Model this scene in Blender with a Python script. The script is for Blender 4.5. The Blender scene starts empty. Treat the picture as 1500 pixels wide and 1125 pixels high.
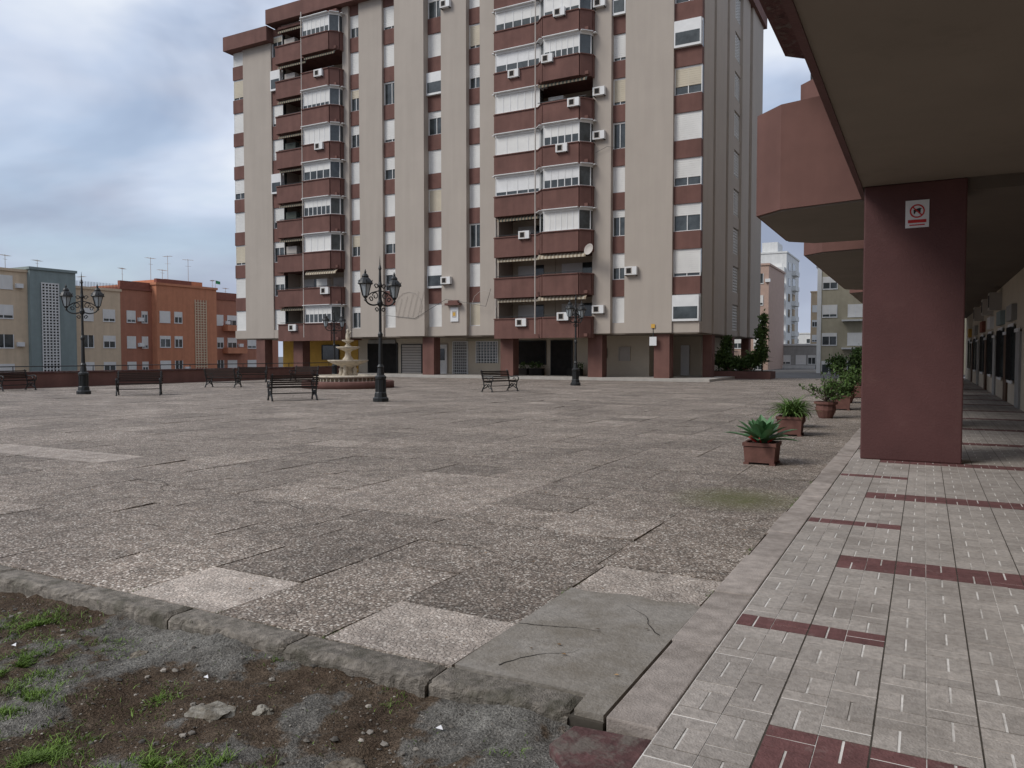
import bpy, math, random
from mathutils import Vector, noise
R=random.Random(7)
sc=bpy.context.scene
COL=sc.collection
# ------------------------------------------------------------------ materials
def M(name,col,rough=.85,var=.12,scale=2.0,bump=0.0,bscale=60,streak=0,metal=0,tint=False,spec=.3,stain=None):
    m=bpy.data.materials.new(name);m.use_nodes=True
    nt=m.node_tree;N=nt.nodes;L=nt.links
    b=N['Principled BSDF'];b.inputs['Roughness'].default_value=rough;b.inputs['Metallic'].default_value=metal
    b.inputs['Specular IOR Level'].default_value=spec
    tc=N.new('ShaderNodeTexCoord')
    n=N.new('ShaderNodeTexNoise');n.inputs['Scale'].default_value=scale;n.inputs['Detail'].default_value=3;n.inputs['Roughness'].default_value=.65
    L.new(tc.outputs['Object'],n.inputs['Vector'])
    mr=N.new('ShaderNodeMapRange');mr.inputs[1].default_value=.3;mr.inputs[2].default_value=.7
    mr.inputs[3].default_value=1-var;mr.inputs[4].default_value=1+var
    L.new(n.outputs['Fac'],mr.inputs[0])
    last=mr.outputs[0]
    if streak:
        mp=N.new('ShaderNodeMapping');mp.inputs['Scale'].default_value=(1.6,1.6,.12)
        L.new(tc.outputs['Object'],mp.inputs[0])
        n2=N.new('ShaderNodeTexNoise');n2.inputs['Scale'].default_value=1.5;n2.inputs['Detail'].default_value=4
        L.new(mp.outputs[0],n2.inputs['Vector'])
        m2=N.new('ShaderNodeMapRange');m2.inputs[1].default_value=.3;m2.inputs[2].default_value=.72
        m2.inputs[3].default_value=1+streak*.4;m2.inputs[4].default_value=1-streak
        L.new(n2.outputs['Fac'],m2.inputs[0])
        mu=N.new('ShaderNodeMath');mu.operation='MULTIPLY';L.new(last,mu.inputs[0]);L.new(m2.outputs[0],mu.inputs[1]);last=mu.outputs[0]
    if tint:
        at=N.new('ShaderNodeAttribute');at.attribute_name='tint'
        mu=N.new('ShaderNodeMath');mu.operation='MULTIPLY';L.new(last,mu.inputs[0]);L.new(at.outputs['Fac'],mu.inputs[1]);last=mu.outputs[0]
    vm=N.new('ShaderNodeVectorMath');vm.operation='SCALE';vm.inputs[0].default_value=col
    L.new(last,vm.inputs['Scale']);out=vm.outputs[0]
    if stain:   # (colour, scale, lo, hi, amount)
        n4=N.new('ShaderNodeTexNoise');n4.inputs['Scale'].default_value=stain[1];n4.inputs['Detail'].default_value=5;n4.inputs['Roughness'].default_value=.7
        L.new(tc.outputs['Object'],n4.inputs['Vector'])
        sr=N.new('ShaderNodeMapRange');sr.inputs[1].default_value=stain[2];sr.inputs[2].default_value=stain[3];sr.inputs[4].default_value=stain[4];L.new(n4.outputs['Fac'],sr.inputs[0])
        mx=N.new('ShaderNodeMix');mx.data_type='RGBA';mx.inputs[7].default_value=(*stain[0],1);L.new(sr.outputs[0],mx.inputs[0]);L.new(out,mx.inputs[6]);out=mx.outputs[2]
    L.new(out,b.inputs['Base Color'])
    if bump:
        n3=N.new('ShaderNodeTexNoise');n3.inputs['Scale'].default_value=bscale;n3.inputs['Detail'].default_value=2
        L.new(tc.outputs['Object'],n3.inputs['Vector'])
        bp=N.new('ShaderNodeBump');bp.inputs['Strength'].default_value=bump;bp.inputs['Distance'].default_value=.01
        L.new(n3.outputs['Fac'],bp.inputs['Height']);L.new(bp.outputs[0],b.inputs['Normal'])
    return m
BEIGE=M('beige_render',(.41,.36,.31),var=.04,scale=.35,streak=.05)
RED=M('maroon_render',(.155,.078,.064),var=.14,scale=1.0,streak=.14)
RED2=M('maroon_pillar_paint',(.098,.042,.040),var=.1,scale=1.5,rough=.65,bump=.35,bscale=30,stain=((.15,.08,.07),1.3,.55,.75,.35))
WHITE=M('white_aluminium',(.70,.70,.69),rough=.5,var=.06)
SHUT=M('roller_shutter',(.70,.69,.66),rough=.6,var=.08,scale=.6)
SHUT2=M('roller_shutter_cream',(.55,.49,.38),rough=.6,var=.08,scale=.6)
GLASS=M('window_glass',(.05,.058,.06),rough=.08,var=.5,scale=1.5,spec=.6)
DARK=M('dark_interior',(.02,.018,.016),var=.3)
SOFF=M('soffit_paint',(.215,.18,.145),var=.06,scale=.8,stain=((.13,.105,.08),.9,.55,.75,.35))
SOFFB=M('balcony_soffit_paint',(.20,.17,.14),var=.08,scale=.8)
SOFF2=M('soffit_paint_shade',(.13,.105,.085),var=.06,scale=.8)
CREAM=M('cream_wall',(.54,.47,.37),var=.06,scale=1)
IRON=M('black_iron',(.012,.013,.013),rough=.45,var=.3,spec=.5)
WOOD=M('dark_slats',(.03,.018,.013),rough=.6,var=.3)
DOORB=M('brown_door',(.09,.05,.03),rough=.5,var=.2)
LGL=M('lantern_glass',(.36,.40,.42),rough=.2,var=.1,spec=.5)
STONE=M('fountain_stone',(.50,.44,.35),var=.25,scale=5,bump=.4,bscale=30)
KERB=M('kerb_concrete',(.225,.20,.17),var=.45,scale=22,bump=1.0,bscale=120,tint=True,stain=((.07,.065,.045),4.0,.46,.64,.75))
KERB2=M('kerb_pink_stone',(.385,.335,.30),var=.22,scale=9,bump=.5,bscale=80,tint=True,stain=((.19,.16,.135),2.2,.48,.68,.65))
CONC=M('concrete_patch',(.29,.265,.235),var=.16,scale=18,bump=.6,bscale=60,stain=((.17,.145,.11),1.8,.42,.66,.75))
CONCL=M('light_concrete',(.42,.39,.35),var=.12,scale=2)
REDC=M('maroon_painted_concrete',(.10,.05,.048),var=.35,scale=9,bump=.8,bscale=40,stain=((.16,.14,.12),5,.5,.62,.8))
LEAF=M('foliage',(.07,.12,.03),var=.3,scale=4,tint=True,rough=.6)
AGV=M('agave_leaf',(.085,.18,.08),var=.2,scale=6,tint=True,rough=.45)
GRASS=M('grass_blades',(.14,.23,.04),var=.3,scale=5,tint=True,rough=.6)
POT=M('maroon_planter',(.15,.072,.058),var=.2,scale=8,bump=.3)
SOIL=M('soil',(.05,.035,.025),var=.4,scale=20)
DRY=M('dry_leaf',(.16,.10,.05),var=.3,tint=True)
PEACH=M('peach_render',(.62,.49,.35),var=.05,streak=.1)
TEAL=M('teal_render',(.24,.29,.285),var=.05,streak=.1)
ORANGE=M('orange_render',(.52,.22,.125),var=.06,streak=.12)
ORANGE2=M('orange_brown_render',(.40,.175,.115),var=.06,streak=.12)
BRICK=M('brick_red',(.24,.09,.065),var=.15,scale=4)
PINK=M('pink_render',(.45,.32,.26),var=.06)
OFFW=M('offwhite_render',(.66,.66,.64),var=.06,streak=.08)
OLIVE=M('olive_render',(.38,.34,.25),var=.06,streak=.1)
GREYB=M('grey_building',(.34,.33,.31),var=.1,streak=.1)
TAN=M('tan_building',(.5,.38,.25),var=.08)
PIPE=M('pvc_pipe',(.46,.42,.38),var=.05)
SIGNW=M('sign_white',(.7,.7,.7),var=.02,rough=.4)
SIGNR=M('sign_red',(.5,.03,.03),var=.02,rough=.4)
YEL=M('yellow_wall',(.6,.36,.08),var=.1)
AWN=M('awning_fabric',(.30,.24,.17),var=.1)
AWN2=M('awning_green',(.08,.09,.075),var=.1)
PEB=M('gravel_stones',(.22,.20,.175),var=.2,tint=True,scale=8)
PAPER=M('paper',(.75,.75,.77),var=.03)
# ------------------------------------------------------------------ mesh builder
class MB:
    def __init__(s): s.v=[];s.f=[];s.m=[];s.ml=[];s.t=[];s.tint=1.0
    def mi(s,m):
        if m not in s.ml: s.ml.append(m)
        return s.ml.index(m)
    def add(s,vs,fs,m):
        o=len(s.v);s.v+=[tuple(p) for p in vs];s.t+=[s.tint]*len(vs);k=s.mi(m)
        for f in fs: s.f.append([o+i for i in f]);s.m.append(k)
    def box(s,x0,x1,y0,y1,z0,z1,m):
        if x0>x1:x0,x1=x1,x0
        if y0>y1:y0,y1=y1,y0
        s.add([(x0,y0,z0),(x1,y0,z0),(x1,y1,z0),(x0,y1,z0),(x0,y0,z1),(x1,y0,z1),(x1,y1,z1),(x0,y1,z1)],
              [(0,3,2,1),(4,5,6,7),(0,1,5,4),(1,2,6,5),(2,3,7,6),(3,0,4,7)],m)
    def prism(s,p,z0,z1,m):
        n=len(p);a=sum(p[i][0]*p[(i+1)%n][1]-p[(i+1)%n][0]*p[i][1] for i in range(n))
        if a<0:p=p[::-1]
        s.add([(x,y,z0) for x,y in p]+[(x,y,z1) for x,y in p],
              [tuple(range(n))[::-1],tuple(range(n,2*n))]+[(i,(i+1)%n,n+(i+1)%n,n+i) for i in range(n)],m)
    def cyl(s,a,b,r0,r1,m,n=8):
        a=Vector(a);b=Vector(b);d=(b-a)
        if d.length<1e-6:return
        d.normalize();u=d.orthogonal().normalized();w=d.cross(u)
        vs=[]
        for P,r in((a,r0),(b,r1)):
            for i in range(n):
                t=2*math.pi*i/n;vs.append(P+u*math.cos(t)*r+w*math.sin(t)*r)
        s.add(vs,[(i,(i+1)%n,n+(i+1)%n,n+i) for i in range(n)]+[tuple(range(n))[::-1],tuple(range(n,2*n))],m)
    def path(s,pts,r,m,n=6):
        for a,b in zip(pts,pts[1:]): s.cyl(a,b,r,r,m,n)
    def lathe(s,prof,m,n=16,c=(0,0),rot=0,wav=0,k=0):
        vs=[]
        for r,z in prof:
            for i in range(n):
                t=2*math.pi*i/n+rot;rr=r*(1+wav*math.cos(k*t));vs.append((c[0]+rr*math.cos(t),c[1]+rr*math.sin(t),z))
        fs=[]
        for j in range(len(prof)-1):
            for i in range(n):
                fs.append((j*n+i,j*n+(i+1)%n,(j+1)*n+(i+1)%n,(j+1)*n+i))
        fs.append(tuple(range(n))[::-1]);fs.append(tuple(range((len(prof)-1)*n,len(prof)*n)))
        s.add(vs,fs,m)
    def build(s,name,parent=None,loc=(0,0,0),rz=0,smooth=False,bevel=0):
        me=bpy.data.meshes.new(name);me.from_pydata(s.v,[],s.f)
        for m in s.ml:me.materials.append(m)
        me.polygons.foreach_set('material_index',s.m)
        if smooth: me.polygons.foreach_set('use_smooth',[True]*len(s.f))
        at=me.attributes.new('tint','FLOAT','POINT');at.data.foreach_set('value',s.t)
        me.update()
        o=bpy.data.objects.new(name,me);COL.objects.link(o)
        if parent:o.parent=parent
        o.location=loc;o.rotation_euler=(0,0,rz)
        if bevel:
            b=o.modifiers.new('bevel','BEVEL');b.width=bevel;b.segments=2;b.limit_method='ANGLE'
        return o
def empty(name,loc=(0,0,0),rz=0):
    o=bpy.data.objects.new(name,None);COL.objects.link(o);o.location=loc;o.rotation_euler=(0,0,rz);o.empty_display_size=.2;return o
# ------------------------------------------------------------------ ground
g=MB();g.box(-600,600,-400,900,-1.2,-.25,M('ground_asphalt',(.10,.095,.09),var=.2,scale=.3));g.build('ground')
def slabmat():
    m=bpy.data.materials.new('exposed_aggregate');m.use_nodes=True;nt=m.node_tree;N=nt.nodes;L=nt.links
    b=N['Principled BSDF'];b.inputs['Roughness'].default_value=.8;b.inputs['Specular IOR Level'].default_value=.25
    tc=N.new('ShaderNodeTexCoord')
    v=N.new('ShaderNodeTexVoronoi');v.feature='F1';v.inputs['Scale'].default_value=62;v.inputs['Randomness'].default_value=1;L.new(tc.outputs['Object'],v.inputs['Vector'])
    sep=N.new('ShaderNodeSeparateColor');L.new(v.outputs['Color'],sep.inputs[0])
    cr=N.new('ShaderNodeValToRGB');L.new(sep.outputs[0],cr.inputs[0])
    el=cr.color_ramp.elements;el[0].position=0;el[0].color=(.105,.08,.065,1);el[1].position=1;el[1].color=(.72,.67,.60,1)
    for p,c in((.25,(.20,.158,.128)),(.45,(.285,.228,.185)),(.65,(.335,.282,.238)),(.84,(.43,.37,.32))):
        q=el.new(p);q.color=(*c,1)
    er=N.new('ShaderNodeMapRange');er.inputs[1].default_value=.72;er.inputs[2].default_value=.48;L.new(v.outputs['Distance'],er.inputs[0])
    mx=N.new('ShaderNodeMix');mx.data_type='RGBA';mx.inputs[6].default_value=(.17,.145,.12,1)
    L.new(er.outputs[0],mx.inputs[0]);L.new(cr.outputs[0],mx.inputs[7])
    at=N.new('ShaderNodeAttribute');at.attribute_name='tint'
    lr=N.new('ShaderNodeMapRange');lr.inputs[1].default_value=1.15;lr.inputs[2].default_value=1.6;lr.inputs[4].default_value=.6;L.new(at.outputs['Fac'],lr.inputs[0])
    m2=N.new('ShaderNodeMix');m2.data_type='RGBA';m2.inputs[7].default_value=(.265,.232,.205,1);L.new(lr.outputs[0],m2.inputs[0]);L.new(mx.outputs[2],m2.inputs[6])
    def nz(s_,lo,hi,d=6,r=.7):
        n=N.new('ShaderNodeTexNoise');n.inputs['Scale'].default_value=s_;n.inputs['Detail'].default_value=d;n.inputs['Roughness'].default_value=r;L.new(tc.outputs['Object'],n.inputs['Vector'])
        q=N.new('ShaderNodeMapRange');q.inputs[1].default_value=.3;q.inputs[2].default_value=.7;q.inputs[3].default_value=lo;q.inputs[4].default_value=hi;L.new(n.outputs['Fac'],q.inputs[0]);return q.outputs[0]
    a0=nz(.45,.74,1.28);nr2=nz(5,.66,1.34)
    a=N.new('ShaderNodeMath');a.operation='MULTIPLY';L.new(a0,a.inputs[0]);L.new(nr2,a.inputs[1])
    a2=N.new('ShaderNodeMath');a2.operation='MULTIPLY';L.new(a.outputs[0],a2.inputs[0]);L.new(at.outputs['Fac'],a2.inputs[1])
    vm=N.new('ShaderNodeVectorMath');vm.operation='SCALE';L.new(m2.outputs[2],vm.inputs[0]);L.new(a2.outputs[0],vm.inputs['Scale'])
    vd=N.new('ShaderNodeVectorMath');vd.operation='DISTANCE';vd.inputs[1].default_value=(-1.8,8.7,0);L.new(tc.outputs['Object'],vd.inputs[0])
    dr=N.new('ShaderNodeMapRange');dr.inputs[1].default_value=.2;dr.inputs[2].default_value=.85;dr.inputs[3].default_value=.75;dr.inputs[4].default_value=0;L.new(vd.outputs['Value'],dr.inputs[0])
    dm=N.new('ShaderNodeMath');dm.operation='MULTIPLY';L.new(dr.outputs[0],dm.inputs[0]);L.new(nr2,dm.inputs[1])
    m3=N.new('ShaderNodeMix');m3.data_type='RGBA';m3.inputs[7].default_value=(.11,.115,.04,1);L.new(dm.outputs[0],m3.inputs[0]);L.new(vm.outputs[0],m3.inputs[6])
    L.new(m3.outputs[2],b.inputs['Base Color'])
    bp=N.new('ShaderNodeBump');bp.inputs['Strength'].default_value=.9;bp.inputs['Distance'].default_value=.005;L.new(er.outputs[0],bp.inputs['Height'])
    L.new(bp.outputs[0],b.inputs['Normal'])
    return m
SLAB=slabmat()
JOINT=M('joint_dirt',(.07,.06,.048),var=.4,scale=6)
CRACK=M('crack_dirt',(.035,.03,.024),var=.4,scale=6)
plaza=empty('paved_plaza')
p=MB();p.box(-38,-1.22,3.12,46,-.6,-.022,JOINT);p.box(-11,-1.22,46,56,-.6,-.022,JOINT);p.build('base',plaza)
s=MB()
def slab(x0,x1,y0,y1,t,lift=0):
    s.tint=t;gp=.002+R.random()**3*.010
    x0+=gp;x1-=gp;y0+=gp;y1-=gp
    zz=[lift+R.uniform(-.005,.004) for _ in range(4)]
    if R.random()<.10: zz[R.randrange(4)]+=.012
    jj=[R.uniform(-.006,.006) for _ in range(8)]
    s.add([(x0+jj[0],y0+jj[1],zz[0]),(x1+jj[2],y0+jj[3],zz[1]),(x1+jj[4],y1+jj[5],zz[2]),(x0+jj[6],y1+jj[7],zz[3]),(x0,y0,-.05),(x1,y0,-.05),(x1,y1,-.05),(x0,y1,-.05)],
          [(0,1,2,3),(0,4,5,1),(1,5,6,2),(2,6,7,3),(3,7,4,0)],SLAB)
y=3.3;row=0
while y<56:
    dy=.72+(.0 if row<3 else .1)
    x=-2.12 if row<3 else -1.22
    while x>(-38 if y<45.3 else -11):
        w=.86 if row<3 else .96
        x2=max(x-w,-38)
        cx=(x+x2)/2;cy=y+dy/2
        t=R.choice([.82,.88,.92,.95,.97,1,1,1.02,1.05,1.09])
        if R.random()<.03:t=1.25
        k=round((-2.12-x)/.86)
        if row==0: t={0:1.65,1:1.1,2:1.75,3:1.15,4:.95}.get(k,t)
        if row==1: t={0:.84,1:1.2,2:.86,3:1.1}.get(k,t)
        if row==2: t={0:.9,1:1.02,2:.86,3:.9}.get(k,t)
        if -14.4<cx<-11.2 and abs(cy-7.6)<.5:t=1.5
        if -5.6<cx<-4.0 and 6.5<cy<8.7:t=1.25
        if -6.6<cx<-5.6 and 6.5<cy<8.2:t=1.17
        slab(x2,x,y,y+dy,t)
        x=x2
    y+=dy;row+=1
slab(-2.11,-1.23,4.76,5.45,1.55)
s.build('slabs',plaza)
ck=MB()
def crack(x,y,ang,L_,w0):
    n=max(4,int(L_/.05));pts=[]
    for i in range(n+1):
        pts.append((x,y));ang+=R.gauss(0,.22);x+=math.cos(ang)*L_/n;y+=math.sin(ang)*L_/n
    for i in range(n):
        w1=w0*(1-i/n)*R.uniform(.5,1.3)+.0008;(xa,ya),(xb,yb)=pts[i],pts[i+1]
        dx,dy=xb-xa,yb-ya;l=math.hypot(dx,dy);nx_,ny_=-dy/l*w1,dx/l*w1
        ck.add([(xa-nx_,ya-ny_,.0095),(xb-nx_,yb-ny_,.0095),(xb+nx_,yb+ny_,.0095),(xa+nx_,ya+ny_,.0095)],[(0,1,2,3)],CRACK)
for a_ in ((-2.1,4.0,.3,.5,.004),(-1.3,4.2,2.6,.55,.003),(-1.9,3.4,1.2,.5,.003),(-1.25,5.6,2.9,.9,.004),(-3.6,5.4,.2,1.2,.004),(-5.2,4.9,1.4,1.0,.004),(-3,6.3,2.8,1.4,.005),(-6.5,6,.1,1.6,.006),(-2.2,7.4,1.8,1.0,.005),(-7,8.2,.3,2,.007),(-4.2,9,2.9,1.6,.006),(-9,6.4,.1,2.2,.007),(-2.6,10.2,1.2,1.3,.005),(-8,10.5,3.0,2.4,.008)): crack(*a_)
ck.build('cracks',plaza)
c=MB();c.prism([(-2.11,3.31),(-1.375,3.31),(-1.365,3.14),(-1.225,3.14),(-1.225,4.82),(-1.36,4.84),(-1.5,4.79),(-1.62,4.83),(-1.75,4.83),(-1.86,4.79),(-2.0,4.78),(-2.11,4.8)],-.05,.007,CONC);c.build('concrete_patch',plaza)
k=MB()
def roughstone(mb,x0,x1,y0,y1,z0,z1,m,amp=.008,st=.03):
    n=max(2,int((x1-x0)/st));prof=lambda x,q: amp*noise.noise(Vector((x*9,q*3.1,z1*50)))+amp*.7*noise.noise(Vector((x*31,q*7.7,1)))-amp*1.6*max(0,noise.noise(Vector((x*5,q*2.2,7)))-.3)
    vs=[]
    for i in range(n+1):
        x=x0+(x1-x0)*i/n;en=.016 if i in(0,n) else 0
        ring=[(y0-.004+prof(x,1)+en*.6,z0),(y0+prof(x,2)+en*.6,z1-.035),(y0+.010-prof(x,3)+en,z1-.010+prof(x,4)-en),(y0+.035,z1+prof(x,5)*.5-en),(y1-.02,z1+prof(x,6)*.4-en),(y1,z1-.012),(y1,z0)]
        vs+=[(x,a,b) for a,b in ring]
    q=7;fs=[]
    for i in range(n):
        for j in range(q-1): fs.append((i*q+j,(i+1)*q+j,(i+1)*q+j+1,i*q+j+1)[::-1])
    fs.append(tuple(range(q))[::-1]);fs.append(tuple(range(n*q,n*q+q)))
    mb.add(vs,[f[::-1] for f in fs],m)
xs=[-1.38,-2.14,-3.1,-4.06,-5.02]+[-5.98-.96*i for i in range(34)]
for a,b in zip(xs,xs[1:]):
    k.tint=R.uniform(.8,1.2);j=R.uniform(-.014,.014)
    roughstone(k,b+.006,a-.006,3.1+j,3.3+j*.3-.005,-.6,.006+R.uniform(-.006,.01),KERB,amp=.015)
k.build('front_kerb_stones',plaza)
k=MB();yy=3.12
while yy<60:
    k.tint=R.uniform(.88,1.1);l=R.choice([.95,1.0,1.05]);jx=R.uniform(-.01,.01)
    k.box(-1.215+jx,-.972,yy+.002,yy+l-.002,-.5,.014+R.uniform(-.003,.006),KERB2);yy+=l
k.build('side_kerb_stones',plaza,bevel=.008)
# arcade pavement
TILE=M('grey_paver',(.395,.355,.32),var=.2,scale=30,bump=.5,bscale=90,tint=True,stain=((.23,.20,.175),1.3,.48,.72,.75))
TILER=M('maroon_paver',(.16,.075,.072),var=.2,scale=20,bump=.5,bscale=90,tint=True,stain=((.28,.21,.19),6,.58,.7,.5))
GROUT=M('white_grout',(.78,.75,.71),var=.12,scale=4,stain=((.26,.23,.2),2.5,.44,.64,.8))
pav=empty('arcade_pavement')
p=MB();p.box(-.968,9,-3,64,-.6,.006,GROUT);p.build('bed',pav)
t=MB()
U=.2;iy=0
while True:
    y0=-1.0+iy*U
    if y0>62:break
    for ix in range(0,18):
        x0=-.966+ix*U;yc=y0+U/2;xc=x0+U/2
        ph=(yc-4.7)%3.2
        red=(ph<.11 or ph>3.09) and xc<-.17
        ph2=(yc-3.1-.1)%3.2
        red=red or ((ph2<.11 or ph2>3.09) and xc>-.58)
        m=TILER if red else TILE
        g_=.0058
        lx=x0+(g_*.4 if ix%2 else .004);rx=x0+U-(.004 if ix%2 else g_*.4)
        ly=y0+(g_*.4 if iy%2 else .004);ry=y0+U-(.004 if iy%2 else g_*.4)
        for h in range(2):
            t.tint=R.uniform(.86,1.1);z=.0088+R.uniform(-.001,.0015)
            if (ix+iy)%2==0:
                mid=(lx+rx)/2;q=(lx,mid-g_,ly,ry) if h==0 else (mid+g_,rx,ly,ry)
            else:
                mid=(ly+ry)/2;q=(lx,rx,ly,mid-g_) if h==0 else (lx,rx,mid+g_,ry)
            t.add([(q[0],q[2],z),(q[1],q[2],z),(q[1],q[3],z),(q[0],q[3],z),(q[0],q[2],0),(q[1],q[2],0),(q[1],q[3],0),(q[0],q[3],0)],
                  [(0,1,2,3),(0,4,5,1),(1,5,6,2),(2,6,7,3),(3,7,4,0)],m)
    iy+=1
t.build('paver_bricks',pav)
d=MB()
for i in range(1,9):
    x=-.966+.4*i;d.box(x-.0035,x+.0035,-1,60,.002,.0075,JOINT)
for i in range(0,150):
    y=-1+.4*i;d.box(-.96,2.6,y-.0022,y+.0022,.002,.0070,JOINT)
d.build('paver_joints',pav)
# ------------------------------------------------------------------ dirt strip
def dirtmat():
    m=bpy.data.materials.new('dirt_and_rubble');m.use_nodes=True;nt=m.node_tree;N=nt.nodes;L=nt.links
    b=N['Principled BSDF'];b.inputs['Roughness'].default_value=.95;b.inputs['Specular IOR Level'].default_value=.1
    tc=N.new('ShaderNodeTexCoord')
    def noi(s_,d=6,r=.65):
        n=N.new('ShaderNodeTexNoise');n.inputs['Scale'].default_value=s_;n.inputs['Detail'].default_value=d;n.inputs['Roughness'].default_value=r;L.new(tc.outputs['Object'],n.inputs['Vector']);return n
    n1=noi(1.1,9,.6);n2=noi(14,4);n3=noi(90,3)
    cr=N.new('ShaderNodeValToRGB');L.new(n1.outputs['Fac'],cr.inputs[0]);el=cr.color_ramp.elements
    el[0].position=.40;el[0].color=(.085,.06,.042,1);el[1].position=.60;el[1].color=(.22,.21,.19,1)
    q=el.new(.48);q.color=(.12,.09,.065,1);q=el.new(.505);q.color=(.16,.15,.135,1)
    def mrr(n,lo,hi):
        q=N.new('ShaderNodeMapRange');q.inputs[1].default_value=.3;q.inputs[2].default_value=.7;q.inputs[3].default_value=lo;q.inputs[4].default_value=hi;L.new(n.outputs['Fac'],q.inputs[0]);return q
    mr=mrr(n2,.55,1.5);mr3=mrr(n3,.4,1.65)
    mu=N.new('ShaderNodeMath');mu.operation='MULTIPLY';L.new(mr.outputs[0],mu.inputs[0]);L.new(mr3.outputs[0],mu.inputs[1])
    vm=N.new('ShaderNodeVectorMath');vm.operation='SCALE';L.new(cr.outputs[0],vm.inputs[0]);L.new(mu.outputs[0],vm.inputs['Scale'])
    L.new(vm.outputs[0],b.inputs['Base Color'])
    bp=N.new('ShaderNodeBump');bp.inputs['Strength'].default_value=.8;bp.inputs['Distance'].default_value=.012;L.new(mu.outputs[0],bp.inputs['Height']);L.new(bp.outputs[0],b.inputs['Normal'])
    return m
def dz(x,y):
    v=Vector((x*1.3,y*1.3,.3))
    z=-.11+.05*noise.fractal(v,1,2,5)+.02*noise.noise(Vector((x*9,y*9,1)))+.008*noise.noise(Vector((x*30,y*30,1)))
    if x>-2.2: z+=.04*min(1,(x+2.2)/1.2)
    z+=.035*max(0,(y-2.9)/.2)
    return min(z,-.02)
dm=MB();nx,ny=300,150;x0,x1,y0,y1=-9,-.96,-.9,3.1
vs=[(x0+(x1-x0)*i/nx,y0+(y1-y0)*j/ny) for j in range(ny+1) for i in range(nx+1)]
dm.add([(x,y,dz(x,y)) for x,y in vs],[(j*(nx+1)+i,j*(nx+1)+i+1,(j+1)*(nx+1)+i+1,(j+1)*(nx+1)+i) for j in range(ny) for i in range(nx)],dirtmat())
dm.build('dirt_ground',smooth=True)
w=MB()
w.prism([(-1.33,3.06),(-.98,3.1),(-.975,2.3),(-1.06,2.12),(-1.12,2.3),(-1.2,2.36),(-1.19,2.52),(-1.26,2.6),(-1.24,2.74),(-1.36,2.86)],-.2,-.022,REDC);w.build('broken_concrete_edge',bevel=.014)
def rock(mb,cx,cy,cz,rx,ry,rz_,m,seed,n=10,h=6):
    vs=[];fs=[]
    for j in range(h+1):
        ph=-math.pi/2+math.pi*j/h
        for i in range(n):
            th=2*math.pi*i/n
            d=Vector((math.cos(ph)*math.cos(th),math.cos(ph)*math.sin(th),math.sin(ph)))
            k_=1+.45*noise.noise(d*1.7+Vector((seed,0,0)))+.16*noise.noise(d*5+Vector((seed,3,0)))
            vs.append((cx+d.x*rx*k_,cy+d.y*ry*k_,cz+d.z*rz_*k_))
    for j in range(h):
        for i in range(n): fs.append((j*n+i,j*n+(i+1)%n,(j+1)*n+(i+1)%n,(j+1)*n+i))
    mb.add(vs,fs,m)
ROCK=M('rock',(.20,.175,.14),var=.4,scale=14,bump=1,bscale=50,stain=((.09,.07,.05),9,.45,.6,.8))
ROCKP=M('pale_rock',(.29,.27,.23),var=.3,scale=14,bump=1,bscale=50,stain=((.11,.09,.065),9,.45,.6,.8))
for i,(x,y,r1,r2,mm) in enumerate([(-2.95,2.5,.13,.09,ROCKP),(-2.12,2.47,.12,.08,ROCK),(-3.9,2.8,.06,.05,ROCK),(-2.75,2.62,.05,.04,ROCKP),(-1.6,2.1,.06,.05,ROCK)]):
    rk=MB();rock(rk,x,y,dz(x,y)-.01,r1,r2,.035,mm,i*3.1,18,9);rk.build('rock')
gv=MB()
for i in range(4600):
    x=R.uniform(-6.5,-1);y=R.uniform(.8,3.08)
    r=R.choice([.004,.006,.008,.012,.016] if R.random()<.15 else [.003,.004,.006]);gv.tint=R.choice([.35,.5,.7,.9,1.1,1.7])
    rock(gv,x,y,dz(x,y)+r*.2,r*R.uniform(.8,1.5),r,r*.6,PEB,i*.7,5,4)
gv.build('gravel')
gr=MB()
def blade(x,y,z,h,tn):
    gr.tint=tn
    hh=h*R.uniform(.3,1.2);b=R.uniform(0,6.28);dx,dy=math.cos(b)*.0022,math.sin(b)*.0022
    l=Vector((R.gauss(0,.5),R.gauss(0,.5),1))
    p1=Vector((x,y,z))+l*hh*.55;p2=Vector((x,y,z))+Vector((l.x*1.8,l.y*1.8,.85))*hh
    gr.add([(x-dx,y-dy,z),(x+dx,y+dy,z),(p1.x+dx*.8,p1.y+dy*.8,p1.z),(p1.x-dx*.8,p1.y-dy*.8,p1.z),tuple(p2)],[(0,1,2,3),(3,2,4)],GRASS)
def patch(cx,cy,rad,n,h):
    for _ in range(n):
        a=R.uniform(0,6.28);q=abs(R.gauss(0,.55));x=cx+math.cos(a)*rad*q;y=cy+math.sin(a)*rad*q
        if noise.noise(Vector((x*7,y*7,2)))<-.05: continue
        if y>3.07 or x>-1.3: continue
        blade(x,y,dz(x,y)-.005,h,R.uniform(.5,1.4))
for cx,cy,rad,n,h in [(-4.3,2.35,.30,3200,.04),(-3.9,2.1,.28,2600,.04),(-4.9,2.8,.32,1900,.04),(-2.75,1.95,.22,2200,.04),(-2.5,2.15,.18,1400,.035),(-2.2,1.95,.22,1800,.04),(-3.3,1.9,.28,2000,.04),(-3.35,2.5,.2,500,.03),(-4.2,2.75,.3,800,.025),(-2.3,3.02,.10,150,.03),(-3.1,3.04,.1,120,.03),(-1.5,2.75,.12,100,.03),(-3.6,1.6,.3,1600,.045)]:
    patch(cx,cy,rad,n,h)
for i in range(2200): patch(R.uniform(-6,-1.4),R.uniform(1,3.05),.03,1,.02)
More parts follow.
